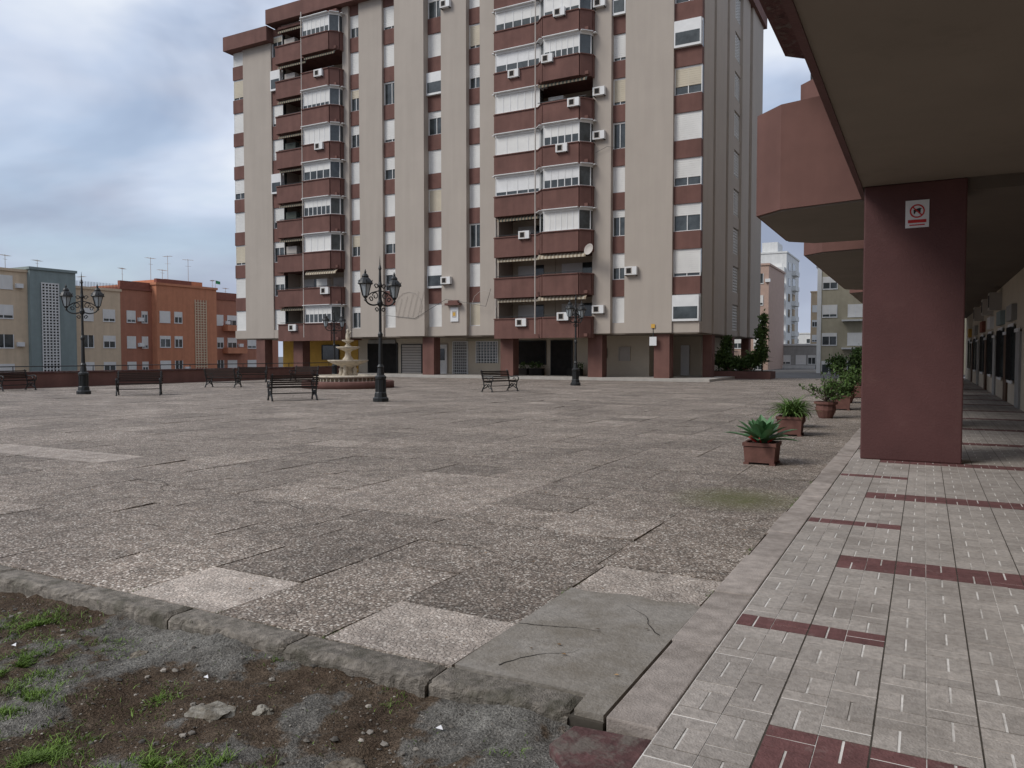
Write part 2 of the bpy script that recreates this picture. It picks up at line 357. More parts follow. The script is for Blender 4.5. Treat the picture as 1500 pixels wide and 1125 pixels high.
for cx,cy in((-1.24,5.1),(-1.24,6.4),(-2.12,4.75),(-2.98,3.31),(-3.84,3.31),(-1.23,8.6),(-1.23,9.0),(-1.24,10.3),(-4.7,3.31)):
    for _ in range(45): blade(cx+R.gauss(0,.012),cy+R.gauss(0,.07),-.01,.022,R.uniform(.4,.9))
gr.build('grass')
fl_=MB()
for i in range(420):
    if R.random()<.5: x=-1.3-abs(R.gauss(0,.8));y=R.uniform(3.5,30)
    else: x=R.uniform(-12,-1.5);y=R.uniform(3.5,18)
    fl_.tint=R.choice([.5,.8,1.1,1.6,2.4]);a=R.uniform(0,6.28);r=R.uniform(.006,.02)
    dx,dy=math.cos(a)*r,math.sin(a)*r;z=.014
    fl_.add([(x-dx,y-dy,z),(x+dy*.5,y-dx*.5,z+.003),(x+dx,y+dy,z+.002),(x-dy*.5,y+dx*.5,z+.005)],[(0,1,2,3)],DRY)
fl_.build('fallen_leaves')
pp=MB();pz=dz(-2.35,2.13)+.03;pp.add([(-2.40,2.12,pz),(-2.33,2.09,pz+.02),(-2.28,2.15,pz+.005),(-2.35,2.18,pz+.03)],[(0,1,2),(0,2,3)],PAPER)
for x,y,r in((-4.6,2.5,.02),(-3.3,2.75,.018),(-1.9,2.85,.02)): z=dz(x,y)+.015;pp.add([(x-r,y,z),(x,y-r,z+.01),(x+r,y,z),(x,y+r*.7,z+.012)],[(0,1,2,3)],PAPER)
pp.build('paper_litter')
# ------------------------------------------------------------------ facade kit
def window(B,s0,s1,z0,z1,d=-.25,sh=None,fr=WHITE,gl=GLASS):
    B(s0,s1,d-.3,d,z0,z1,gl)
    f=.05
    B(s0,s0+f,d,d+.07,z0,z1,fr);B(s1-f,s1,d,d+.07,z0,z1,fr)
    B(s0+f,s1-f,d,d+.06,z0,z0+f,fr);B(s0+f,s1-f,d,d+.06,z1-f*2.2,z1,fr)
    if s1-s0>.8:
        mx=(s0+s1)/2;B(mx-.025,mx+.025,d,d+.05,z0+f,z1-f*2.2,fr)
    q=sh if sh is not None else R.choice([.0,.25,.4,.55,.7,.9,1,1,1,1,1])
    if q>0:
        mm=R.choice([SHUT,SHUT,SHUT,SHUT,SHUT2]);h=(z1-z0-f*3.2)*q;zt=z1-f*2.2;n=max(1,int(h/.12))
        for i in range(n):
            a=zt-h*(i+1)/n;B(s0+f,s1-f,d,d+.055,a+.012,zt-h*i/n,mm)
        B(s0+f,s1-f,d,d+.04,zt-h,zt,mm)
    elif R.random()<.5:
        B(s0+f,(s0+s1)/2-.03,d,d+.02,z0+f,z1-f*2.2,SHUT)
def ac(P,s,d,z):
    P(s-.4,s+.4,d,d+.28,z,z+.52,WHITE)
    P(s-.32,s+.1,d+.28,d+.29,z+.06,z+.46,PIPE);P(s-.26,s+.04,d+.29,d+.295,z+.1,z+.42,DARK)
    P(s-.36,s-.32,d-.1,d+.28,z-.06,z-.0,IRON);P(s+.32,s+.36,d-.1,d+.28,z-.06,z,IRON)
# ------------------------------------------------------------------ main apartment building
FY=47.0;XL,XR=-52.1,-12.2
main=empty('apartment_building')
wl=MB();wn=MB();bl=MB();acm=MB()
def mapF(mb): return lambda s0,s1,d0,d1,z0,z1,m: mb.box(s0,s1,FY-d1,FY-d0,z0,z1,m)
def mapR(mb): return lambda s0,s1,d0,d1,z0,z1,m: mb.box(XR+d0,XR+d1,s0,s1,z0,z1,m)
H=2.78;NF=9
def top(x): return 28.2 if x<-47.5 else 29.4
W=mapF(wl);WN=mapF(wn);BL=mapF(bl);AC=mapF(acm)
cols=[(-52.1,-50.8,'w'),(-47.6,-46.5,'w'),(-46.5,-43.3,'A'),(-43.3,-40.0,'B'),(-39.4,-38.4,'w'),(-36.2,-34.8,'w'),(-32.2,-30.8,'w'),(-28.7,-27.7,'w'),(-26.2,-22.8,'C'),(-22.8,-19.15,'D'),(-17.9,-17.0,'w'),(-13.9,-12.2,'w')]
pd={-50.8:0,-40.0:.1,-38.4:.1,-34.8:.45,-30.8:.3,-27.7:.1,-19.15:.25,-17.0:.1}
prev=XL
for s0,s1,t in cols:
    if s0-prev>.01:
        W(prev,s0,-2,pd.get(prev,0),3.0,top(prev+.01)-.02,BEIGE)
    prev=s1
wl.box(XL,-47.5,49,66,3.0,28.1,BEIGE);wl.box(-47.5,XR-2.0,49,66,3.0,29.3,BEIGE)
wl.box(XL-.35,-47.45,46.4,66.3,27.1,28.25,RED);wl.box(-47.44,XR-1.7,46.3,66.3,28.3,29.45,RED)
wl.box(XR-1.69,XR+.35,46.4,66.35,28.3,29.4,RED)
wl.box(-45,-20,50,60,29.3,32.2,BEIGE);wl.box(-45.2,-19.8,49.8,60.2,32.2,32.9,RED)
def seg(mb,pts,th,z0,z1,m):
    for (a0,d0),(a1,d1) in zip(pts,pts[1:]):
        dx,dy=a1-a0,d1-d0;l=math.hypot(dx,dy);nx_,ny_=-dy/l*th,dx/l*th
        mb.prism([(a0,FY-d0),(a1,FY-d1),(a1-nx_,FY-(d1-ny_)),(a0-nx_,FY-(d0-ny_))],z0,z1,m)
for s0,s1,t in cols:
    if t=='w':
        W(s0,s1,-2,-.55,3.0,top(s0)-.05,BEIGE)
        for k_ in range(NF):
            z=3.0+H*k_
            W(s0,s1,-.55,-.1 if k_ else -.02,z-.41 if k_ else z,z+.68,RED if k_ else BEIGE)
            window(WN,s0,s1,z+.68,z+2.37)
            if R.random()<.05 and s1<-13: ac(AC,s1+.5,pd.get(s1,0)+.02,z+.9)
            if R.random()<.10:
                WN(s0+.02,s1-.02,-.1,.12,z+.7,z+2.3,WHITE);WN(s0+.1,s1-.1,.12,.13,z+.85,z+1.6,GLASS)
        zt=3.0+H*NF
        W(s0,s1,-.55,-.1,zt-.41,top(s0)-.06,RED)
    else:
        p_={'A':.5,'B':.95,'C':.55,'D':1.15}[t]
        for k_ in range(NF):
            z=3.0+H*k_
            BL(s0+.02,s1-.02,-2,p_-.13,z-.2,z,RED)
            if t in'DB':
                c_=.55
                pts=[(s1,0),(s1,p_*.5),(s1-c_,p_),(s0+(c_ if t=='D' else .02),p_),(s0+.01,p_*.5),(s0+.01,0)]
            else: pts=[(s1-.01,0),(s1-.01,p_),(s0+.01,p_),(s0+.01,0)]
            seg(bl,pts,.12,z-.27,z+1.05,RED)
            seg(bl,[(a,d_+.03 if d_>0 else d_) for a,d_ in pts],.16,z+1.05,z+1.11,RED)
            BL(s0+.02,s1-.02,-2.05,-1.95,z,z+2.58,CREAM)
            BL(s0+.5,s1-.9,-1.95,-1.9,z+.02,z+2.15,GLASS)
            BL(s0+.5,s1-1.6,-1.9,-1.88,z+1.0,z+2.15,SHUT)
            enc={'A':False,'B':k_ in(0,2,3,4,5,6,8),'C':k_>=3,'D':k_ not in(0,1,5)}[t]
            zb,zt=z+1.11,z+2.5
            if enc:
                ip=[(a+(-.04 if a>(s0+s1)/2 else .04),max(d_-.05,0)) for a,d_ in pts]
                seg(bl,ip,.03,zb,zt-.02,GLASS)
                q=R.choice([.5,.65,.8,.97,.97,.6])
                seg(bl,[(a,d_+.012) for a,d_ in ip],.02,zt-(zt-zb)*q,zt-.04,R.choice([SHUT,SHUT,WHITE]))
                ip3=[(a,d_+.03) for a,d_ in ip]
                seg(bl,ip3,.07,zb,zb+.06,WHITE);seg(bl,ip3,.07,zt-.14,zt,WHITE)
                (a0,d0),(a1,d1)=ip3[len(ip3)//2-1],ip3[len(ip3)//2]
                nn=R.choice([4,5,6])
                for i in range(nn+1):
                    a=a0+(a1-a0)*i/nn;BL(a-.03,a+.03,d0-.04,d0+.02,zb,zt,WHITE)
                if t in'DB':
                    for a,d_ in ip3[1:-1]: BL(a-.04,a+.04,d_-.05,d_+.015,zb,zt,WHITE)
                seg(bl,[(a,d_-.02) for a,d_ in pts],.3,zt-.005,zt+.04,WHITE)
            else:
                pr=.5 if t=='A' else 1
                if R.random()<pr:
                    am=AWN2 if t=='A' or k_>1 else AWN
                    am2=AWN if t=='A' or k_>1 else SHUT2
                    e=R.uniform(.1,.22);n_=26
                    for i in range(n_):
                        a=s0+.1+(s1-s0-.2)*i/n_;b=s0+.1+(s1-s0-.2)*(i+1)/n_
                        mm=am if i%2 else am2
                        y0_=FY-p_+.25;bl.add([(a,y0_,z+2.46),(b,y0_,z+2.46),(b,y0_-e*1.2,z+2.46-e),(a,y0_-e*1.2,z+2.46-e),(b,y0_-e*1.2,z+2.34-e),(a,y0_-e*1.2,z+2.34-e)],[(0,1,2,3),(3,2,4,5)],mm)
                BL(s0+.1,s1-.1,p_-.08,p_-.04,z+1.2,z+1.24,IRON)
                if R.random()<.5: BL(s0+.3,s0+1.4,-.6,-.1,z+1.1,z+1.9,R.choice([PIPE,SHUT,AWN2]))
            if R.random()<(.4 if t in'BCD' else .1):
                ac(AC,R.uniform(s0+.8,s1-.8),p_+.04,z+.55+R.choice([0,.3]))
            if t=='D' and R.random()<.5: ac(AC,s1+.5,.27,z+1.3)
        BL(s0,s1,-2,p_-.2,3.0+H*NF-.2,3.0+H*NF,RED)
        W(s0,s1,-2,-.1,3.0+H*NF,top(s0)-.06,BEIGE)
for x,d_ in((-26.4,.12),(-22.8,1.2),(-43.3,1.0)):
    wl.cyl((x,FY-d_-.05,3.0),(x,FY-d_-.05,28.3),.045,.045,PIPE,8)
WR=mapR(wl);WNR=mapR(wn)
rc=[(50.0,50.6,'n'),(53.6,54.3,'n'),(56.0,58.6,'l'),(61.2,61.8,'n')]
prev=47.56
wl.box(XR-2,XR-.55,49.0,66,3.0,29.25,BEIGE)
for s0,s1,t in rc+[(66,66,'e')]:
    if s0-prev>.01: WR(prev,s0,-.55,.03 if prev<60 else .12,3.0,29.28,BEIGE)
    prev=s1
    if t=='e':continue
    if t=='n':
        for k_ in range(NF+1):
            z=3.0+H*k_
            if z+.68>29: break
            WR(s0,s1,-.55,-.12,z-.6 if k_ else z,z+1.1,BEIGE)
            WNR(s0,s1,-.55,-.3,z+1.1,z+2.18,GLASS);WNR(s0,s1,-.3,-.26,z+1.5,z+2.1,SHUT)
    else:
        for k_ in range(NF):
            z=3.0+H*k_
            WR(s0,s1,-.55,-.12,z-.5 if k_ else z,z+.4,BEIGE)
            WNR(s0,s1,-.55,-.4,z+.4,z+2.28,GREYB)
            for i in range(9): WNR(s0,s1,-.4,-.2,z+.4+i*.21,z+.5+i*.21,OFFW)
            for i in range(6): WNR(s0+i*(s1-s0-.1)/5,s0+.1+i*(s1-s0-.1)/5,-.4,-.19,z+.4,z+2.28,OFFW)
wl.box(XR-.1,XR-.02,47.5,47.56,3.0,29.2,BEIGE)
wl.box(XL+.05,XR-.1,47.06,65.9,2.93,3.02,SOFF)
wl.build('walls',main);wn.build('windows',main);bl.build('balconies',main);acm.build('air_conditioners',main)
sd=MB();sd.lathe([(.02,0),(.22,.04),(.36,.12),(.37,.12),(.22,.02)],PIPE,20);o=sd.build('satellite_dish',main,loc=(-18.9,45.7,8.3));o.rotation_euler=(math.radians(75),0,math.radians(-20))
gf=MB()
gf.box(-53,XR+.9,46,67,-.6,.15,CONCL)
gf.box(-50,-16.5,50.5,63,.15,2.93,CREAM);gf.box(-16.5,-14,54.5,63,.15,2.93,CREAM)
gf.box(-50,-41.6,50.42,50.5,.15,2.9,YEL)
def door(x0,x1,z0,z1,m,fr=None,bars=0,dp=.06):
    gf.box(x0,x1,50.5-dp,50.5,z0,z1,m)
    if fr:
        for a,b in((x0-.07,x0),(x1,x1+.07)): gf.box(a,b,50.5-dp-.04,50.5,z0,z1+.07,fr)
        gf.box(x0,x1,50.5-dp-.04,50.5,z1,z1+.07,fr)
    for i in range(bars):
        a=x0+(x1-x0)*(i+.5)/bars;gf.box(a-.025,a+.025,50.5-dp-.03,50.5-dp,z0,z1,fr or WHITE)
    if bars:
        n_=int((z1-z0)/.22)
        for i in range(n_): gf.box(x0,x1,50.5-dp-.02,50.5-dp,z0+(i+.5)*.22-.02,z0+(i+.5)*.22+.02,fr or WHITE)
door(-45.4,-43.6,1.2,2.4,GLASS,IRON,dp=.14)
door(-40.5,-37.6,.15,2.5,DARK,IRON);door(-37.1,-35.2,.15,2.4,PIPE,IRON,0)
for i in range(10): gf.box(-37.1,-35.2,50.42,50.44,.3+i*.21,.33+i*.21,IRON)
door(-33.8,-32.8,.15,2.4,WHITE,PIPE);gf.box(-33.6,-33.0,50.42,50.44,1.2,2.1,GLASS)
door(-32.2,-30.95,.15,2.6,DARK,WHITE,7);door(-30.1,-28.3,1.0,2.6,GLASS,WHITE,7)
door(-26.7,-24.3,.9,2.6,DARK,IRON);door(-23.8,-22.2,.15,2.6,DARK,IRON);door(-20.4,-19.6,1.4,2.0,WHITE,IRON)
door(-18.6,-17.9,1.2,2.1,PIPE,PIPE)
gf.box(-40.4,-37.7,50.3,50.5,2.55,2.85,GREYB);gf.box(-31,-28,50.4,50.5,2.66,2.85,OLIVE)
for x in(-49.3,-45.1,-32.3,-25.7,-19.1,-14.6):
    gf.box(x-.5,x+.5,47.15,48.0,.15,2.93,RED)
for y in(51,57,63): gf.box(-12.9,-12.3,y-.4,y+.4,.15,2.93,RED)
for x in(-26.2,-25.0,-22.0): gf.box(x-.1,x+.9,49.4,49.9,.15,.65,DARK)
gf.box(-15.4,-14.8,54.3,54.45,.15,2.3,WHITE)
gf.build('ground_floor',main)
pg=MB()
def leaves(mb,c,rad,n,sz,m=LEAF,up=.3):
    for _ in range(n):
        while True:
            d=Vector((R.uniform(-1,1),R.uniform(-1,1),R.uniform(-1,1)))
            if d.length<1:break
        q=.75+.6*noise.noise(d*2+Vector(c))
        P=Vector((c[0]+d.x*rad[0]*q,c[1]+d.y*rad[1]*q,c[2]+d.z*rad[2]*q))
        a=Vector((R.gauss(0,1),R.gauss(0,1),R.gauss(up,1))).normalized();b_=a.orthogonal().normalized()
        b_=(b_*math.cos(R.random()*6)+a.cross(b_)*math.sin(R.random()*6)).normalized()
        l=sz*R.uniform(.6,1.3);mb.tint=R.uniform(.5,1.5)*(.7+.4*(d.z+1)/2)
        mb.add([P,P+a*l*.5+b_*l*.22,P+a*l,P+a*l*.5-b_*l*.22],[(0,1,2,3)],m)
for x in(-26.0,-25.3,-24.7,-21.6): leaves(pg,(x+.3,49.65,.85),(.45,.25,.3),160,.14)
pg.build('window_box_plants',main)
fn=MB()
for i in range(22): fn.box(-14+i*.09,-13.97+i*.09,58,58.03,.15,1.9,PIPE)
fn.box(-14,-12.2,57.98,58.05,1.85,1.92,PIPE);fn.box(-14,-12.2,57.98,58.05,.4,.46,PIPE);fn.build('metal_fence')
pl=MB();pl.box(-30.0,-29.35,46.62,46.7,4.0,5.0,SIGNW);pl.box(-29.85,-29.5,46.6,46.62,4.3,4.75,PIPE);pl.box(-29.78,-29.57,46.59,46.6,4.4,4.65,YEL)
pl.prism([(-30.3,46.3),(-29.1,46.3),(-29.1,46.7),(-30.3,46.7)],5.15,5.3,RED);pl.prism([(-30.1,46.45),(-29.3,46.45),(-29.3,46.7),(-30.1,46.7)],5.3,5.5,RED);pl.build('wall_plaque',main)
wi=MB()
for cx,rr in((-33.6,1.2),(-27.1,1.0)):
    pts=[(cx+math.cos(a)*rr,46.5,5.2+math.sin(a)*rr*.9) for a in [i*.5 for i in range(-1,8)]]
    wi.path(pts,.012,PIPE,5)
for a in range(5):
    wi.cyl((-34.6+a*.45,46.5,4.4),(-34.2+a*.5,46.5,5.8+.15*a),.01,.01,PIPE,5)
wi.path([(-36.0,46.5,4.6),(-33,46.5,4.3),(-30.3,46.5,5.6),(-27,46.5,5.0),(-26.6,46.5,6.2)],.015,IRON,5)
wi.path([(-18.9,46.6,14.6),(-18.1,46.6,14.9),(-17.2,46.7,14.7)],.012,IRON,5)
wi.build('light_decoration_frame',main)
cx=MB();cx.box(-15.3,-14.85,46.85,46.95,2.2,2.75,SIGNW);cx.box(-15.2,-14.95,46.83,46.85,3.3,3.55,YEL);cx.box(-15.1,-15.05,46.9,46.99,2.75,3.3,IRON);cx.build('street_sign',main)
# ------------------------------------------------------------------ arcade building (right)
ab=empty('arcade_building')
a=MB()
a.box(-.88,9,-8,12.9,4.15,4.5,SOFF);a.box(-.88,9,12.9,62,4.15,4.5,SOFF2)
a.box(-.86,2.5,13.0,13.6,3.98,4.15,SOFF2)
a.box(-.95,-.88,-8,13.9,4.13,4.75,RED2)
a.box(-.4,12,-8,62,4.5,28,BEIGE)
a.box(2.5,2.8,-8,62,.01,4.15,CREAM)
a.build('structure',ab)
b=MB()
def balc(y0,y1,xo,z0,z1,m,und,ch=.5):
    P=[(-.885,y0),(xo+ch,y0+.35),(xo,y0+.35+ch),(xo,y1-ch),(xo+ch,y1),(-.885,y1)]
    b.prism(P,z0,z1,m)
    Q=[(-.9,y0+.06),(xo+ch+.03,y0+.4),(xo+.06,y0+.4+ch),(xo+.06,y1-ch-.05),(xo+ch+.04,y1-.06),(-.9,y1-.06)]
    b.prism(Q,z0-.03,z0+.01,und)
for y0_,y1_ in((13.95,18.8),(20.3,33),(34,47),(48,61)): balc(y0_,y1_,-2.8,4.17,6.0,RED,SOFFB)
balc(3.2,15.0,-2.3,6.95,8.2,RED2,REDC,.35)
for i in range(4): balc(19+7.2*i,24+7.2*i,-2.75,6.95,8.1,RED,SOFFB)
b.box(-2.5,-2.46,19.6,23,8.1,8.6,IRON)
b.build('balconies',ab)
pm=MB()
for i in range(8):
    y=12.9+6.6*i;pm.box(-.85,.5,y,y+.6,.01,4.15,RED2)
pm.build('pillars',ab,bevel=.02)
sh=MB()
for n_,y in enumerate((27,31,36,41,47,53)):
    sh.box(2.44,2.5,y,y+1.1,.02,2.3,DOORB if n_%2 else GREYB);sh.box(2.4,2.44,y-.06,y+1.16,2.3,2.4,WHITE)
    sh.box(2.42,2.5,y+1.7,y+3.2,.8,2.5,GLASS);sh.box(2.4,2.43,y+1.6,y+3.3,.7,.8,WHITE);sh.box(2.4,2.43,y+1.6,y+3.3,2.5,2.6,WHITE)
    for i in range(9): sh.box(2.36,2.38,y+1.7+i*.19,y+1.725+i*.19,.8,2.5,IRON)
    sh.box(2.35,2.5,y+1.5,y+3.3,2.7,3.2,(GREYB,TEAL,SIGNW,BRICK,GREYB,YEL)[n_])
for y in(38,34,44): sh.box(2.1,2.5,y,y+.9,3.3,3.95,PIPE);sh.box(2.09,2.1,y+.1,y+.6,3.4,3.85,DARK)
sh.build('shop_fronts',ab)
sg=MB();sx,sz=-.136,3.68
sg.box(sx-.155,sx+.155,12.885,12.899,sz-.2,sz+.2,SIGNW)
n_=24
for i in range(n_):
    t0,t1=2*math.pi*i/n_,2*math.pi*(i+1)/n_
    q=[(sx+r*math.cos(t_),sz+.04+r*math.sin(t_)) for r,t_ in((.08,t0),(.10,t0),(.10,t1),(.08,t1))]
    sg.add([(x,12.881,z) for x,z in q],[(0,1,2,3)],SIGNR)
sg.add([(x,12.88,z) for x,z in((sx-.07,sz+.1),(sx-.06,sz+.115),(sx+.07,sz-.02),(sx+.06,sz-.035))],[(0,3,2,1)],SIGNR)
sg.add([(x,12.882,z) for x,z in((sx-.045,sz+.0),(sx-.03,sz+.0),(sx-.02,sz+.03),(sx+.02,sz+.03),(sx+.025,sz+.0),(sx+.04,sz+.0),(sx+.045,sz+.06),(sx+.06,sz+.075),(sx+.03,sz+.085),(sx-.05,sz+.06))],[tuple(range(10))],IRON)
sg.box(sx-.12,sx+.12,12.878,12.886,sz-.13,sz-.085,SIGNR);sg.box(sx-.1,sx+.1,12.878,12.886,sz-.17,sz-.155,SIGNR)
sg.build('no_dogs_sign')
# ------------------------------------------------------------------ low wall at plaza left edge
lw=MB();lw.box(-38.3,-38.0,-8,45.9,-.6,.72,RED);lw.box(-38.36,-37.95,-8,45.9,.72,.8,REDC)
for i in range(27): lw.cyl((-38.15,-7+i*2,.8),(-38.15,-7+i*2,1.05),.02,.02,IRON,6)
lw.cyl((-38.15,-8,1.05),(-38.15,45.8,1.05),.025,.025,IRON,6)
lw.build('boundary_wall')
# ------------------------------------------------------------------ street lamps
def lampmesh():
    mb=MB()
    mb.lathe([(.27,0),(.27,.12),(.22,.16),(.2,.3),(.17,.34),(.17,.75),(.2,.8),(.2,.86),(.13,.92),(.1,1.15),(.12,1.2),(.075,1.28),(.06,2.2),(.085,2.25),(.085,2.32),(.05,2.4),(.045,3.25),(.09,3.3),(.1,3.4),(.06,3.5),(.05,3.9),(.08,3.98),(.05,4.1),(.035,4.5),(.06,4.56),(.02,4.7),(.004,5.0)],IRON,12)
    for i in range(10):
        t=2*math.pi*i/10;mb.cyl((.17*math.cos(t),.17*math.sin(t),.34),(.17*math.cos(t),.17*math.sin(t),.76),.018,.018,IRON,5)
    for sgn in(1,-1):
        X=.62*sgn
        pts=[(.05*sgn,0,3.35)]
        for i in range(11):
            t=-math.pi/2-.3+i*(math.pi*.5+.3)/10
            pts.append((sgn*(.3+.32*math.cos(t)*1.0),0,3.42+.22*math.sin(t)+.1))
        mb.path(pts,.028,IRON,6)
        for cx,cz,r in((.2,3.62,.13),(.38,3.50,.09),(.16,3.95,.09),(.14,3.15,.08)):
            q=[(sgn*(cx+r*(1-j*.05)*math.cos(j*.6)),0,cz+r*(1-j*.05)*math.sin(j*.6)) for j in range(12)]
            mb.path(q,.018,IRON,5)
        mb.path([(.05*sgn,0,3.8),(.35*sgn,0,3.72),(X,0,3.55)],.02,IRON,6)
        c=(X,0)
        mb.lathe([(.02,3.42),(.06,3.46),(.03,3.5),(.08,3.56),(.085,3.6)],IRON,8,c)
        mb.lathe([(.1,3.6),(.20,4.0)],LGL,6,c)
        for i in range(6):
            t=2*math.pi*i/6
            mb.cyl((X+.102*math.cos(t),.102*math.sin(t),3.6),(X+.205*math.cos(t),.205*math.sin(t),4.0),.015,.015,IRON,4)
        mb.lathe([(.23,3.98),(.26,4.01),(.24,4.06),(.18,4.15),(.11,4.22),(.12,4.26),(.08,4.32),(.03,4.36),(.04,4.4),(.004,4.5)],IRON,12,c)
        for i in range(6):
            t=2*math.pi*i/6;mb.cyl((X+.22*math.cos(t),.22*math.sin(t),4.03),(X+.26*math.cos(t),.26*math.sin(t),4.13),.025,.006,IRON,4)
    return mb
for (x,y,ang) in((-16.5,21.2,28+48),(-30.4,19.5,28+5),(-36.5,41.7,28+38),(-16.2,37.3,28+55)):
    lampmesh().build('street_lamp',loc=(x,y,0),rz=math.radians(ang))
# ------------------------------------------------------------------ benches
def bench(x,y,ang):
    mb=MB();w_=.85
    for i in range(6): yy=-.22+i*.085;mb.box(-w_,w_,yy,yy+.06,.43+.012*abs(i-3),.455+.012*abs(i-3),WOOD)
    for i in range(5):
        z=.54+i*.075;yy=.27+i*.022;mb.box(-w_,w_,yy,yy+.025,z,z+.055,WOOD)
    for sx_ in(-.78,.78):
        P=lambda pts,r=.022: mb.path([(sx_,a,b_) for a,b_ in pts],r,IRON,6)
        P([(-.3,0),(-.27,.1),(-.2,.22),(-.24,.34),(-.25,.43),(0,.41),(.25,.43),(.3,.6),(.38,.9),(.42,.93)],.03)
        P([(.36,0),(.32,.1),(.22,.22),(.24,.34),(.25,.43)],.03)
        P([(-.27,.1),(-.05,.2),(.0,.28),(.05,.2),(.32,.1)])
        P([(-.2,.22),(-.08,.33),(0,.28),(.08,.33),(.22,.22)])
        P([(-.25,.43),(-.33,.5),(-.34,.6),(-.26,.67),(-.1,.66),(.1,.64),(.3,.66)],.026)
        P([(-.12,.43),(-.14,.55),(-.05,.6),(0,.53)],.018)
        P([(-.36,0),(-.24,0)],.03);P([(.3,0),(.42,0)],.03)
    mb.cyl((-.78,0,.24),(.78,0,.24),.018,.018,IRON,6)
    mb.build('park_bench',loc=(x,y,.005),rz=math.radians(ang))
for q in((-27.6,20,28+20),(-30.8,27,28+170),(-19.8,20.4,28+210),(-34.7,32.5,28+12),(-16.5,29.7,28+45),(-36.2,20,90+28-20),(-33.5,35.5,10)): bench(*q)
# ------------------------------------------------------------------ fountain
f=MB()
f.lathe([(2.25,0),(2.25,.3),(2.2,.34),(1.95,.34),(1.95,.05)],RED,40)
f.lathe([(1.6,0),(1.6,.12),(1.55,.16)],STONE,40);
for i in range(44):
    t=2*math.pi*i/44;f.lathe([(.03,.14),(.055,.25),(.03,.38),(.04,.5)],STONE,6,(1.55*math.cos(t),1.55*math.sin(t)))
f.lathe([(1.5,.5),(1.65,.5),(1.68,.56),(1.62,.62),(1.42,.62),(1.4,.3)],STONE,40)
f.lathe([(1.41,.1),(1.41,.2),(1.40,.42)],CONC,40)
f.lathe([(.5,.3),(.42,.5),(.3,.6),(.22,.8),(.2,.95),(.35,1.05),(.75,1.18),(.95,1.3),(.98,1.36),(.9,1.36),(.5,1.27),(.2,1.25)],STONE,32,wav=.03,k=8)
f.lathe([(.2,1.25),(.26,1.4),(.15,1.55),(.13,1.75),(.2,1.82),(.5,1.93),(.58,2.0),(.52,2.02),(.2,1.97)],STONE,24,wav=.04,k=8)
f.lathe([(.12,1.97),(.17,2.05),(.08,2.15),(.12,2.22),(.28,2.3),(.3,2.35),(.1,2.36)],STONE,16)
f.lathe([(.09,2.35),(.12,2.45),(.1,2.55),(.11,2.65),(.05,2.72),(.075,2.78),(.07,2.86),(.02,2.9)],STONE,12)
f.cyl((.08,0,2.62),(.2,0,2.78),.035,.025,STONE);f.cyl((-.08,0,2.62),(-.18,.05,2.5),.035,.025,STONE)
for i in range(4):
    t=math.pi/2*i+.3;f.lathe([(.1,.55),(.14,.65),(.1,.8),(.13,.9),(.06,1.0),(.08,1.06),(.02,1.12)],STONE,8,(.36*math.cos(t),.36*math.sin(t)))
f.build('fountain',loc=(-25.2,29.8,0),smooth=True)
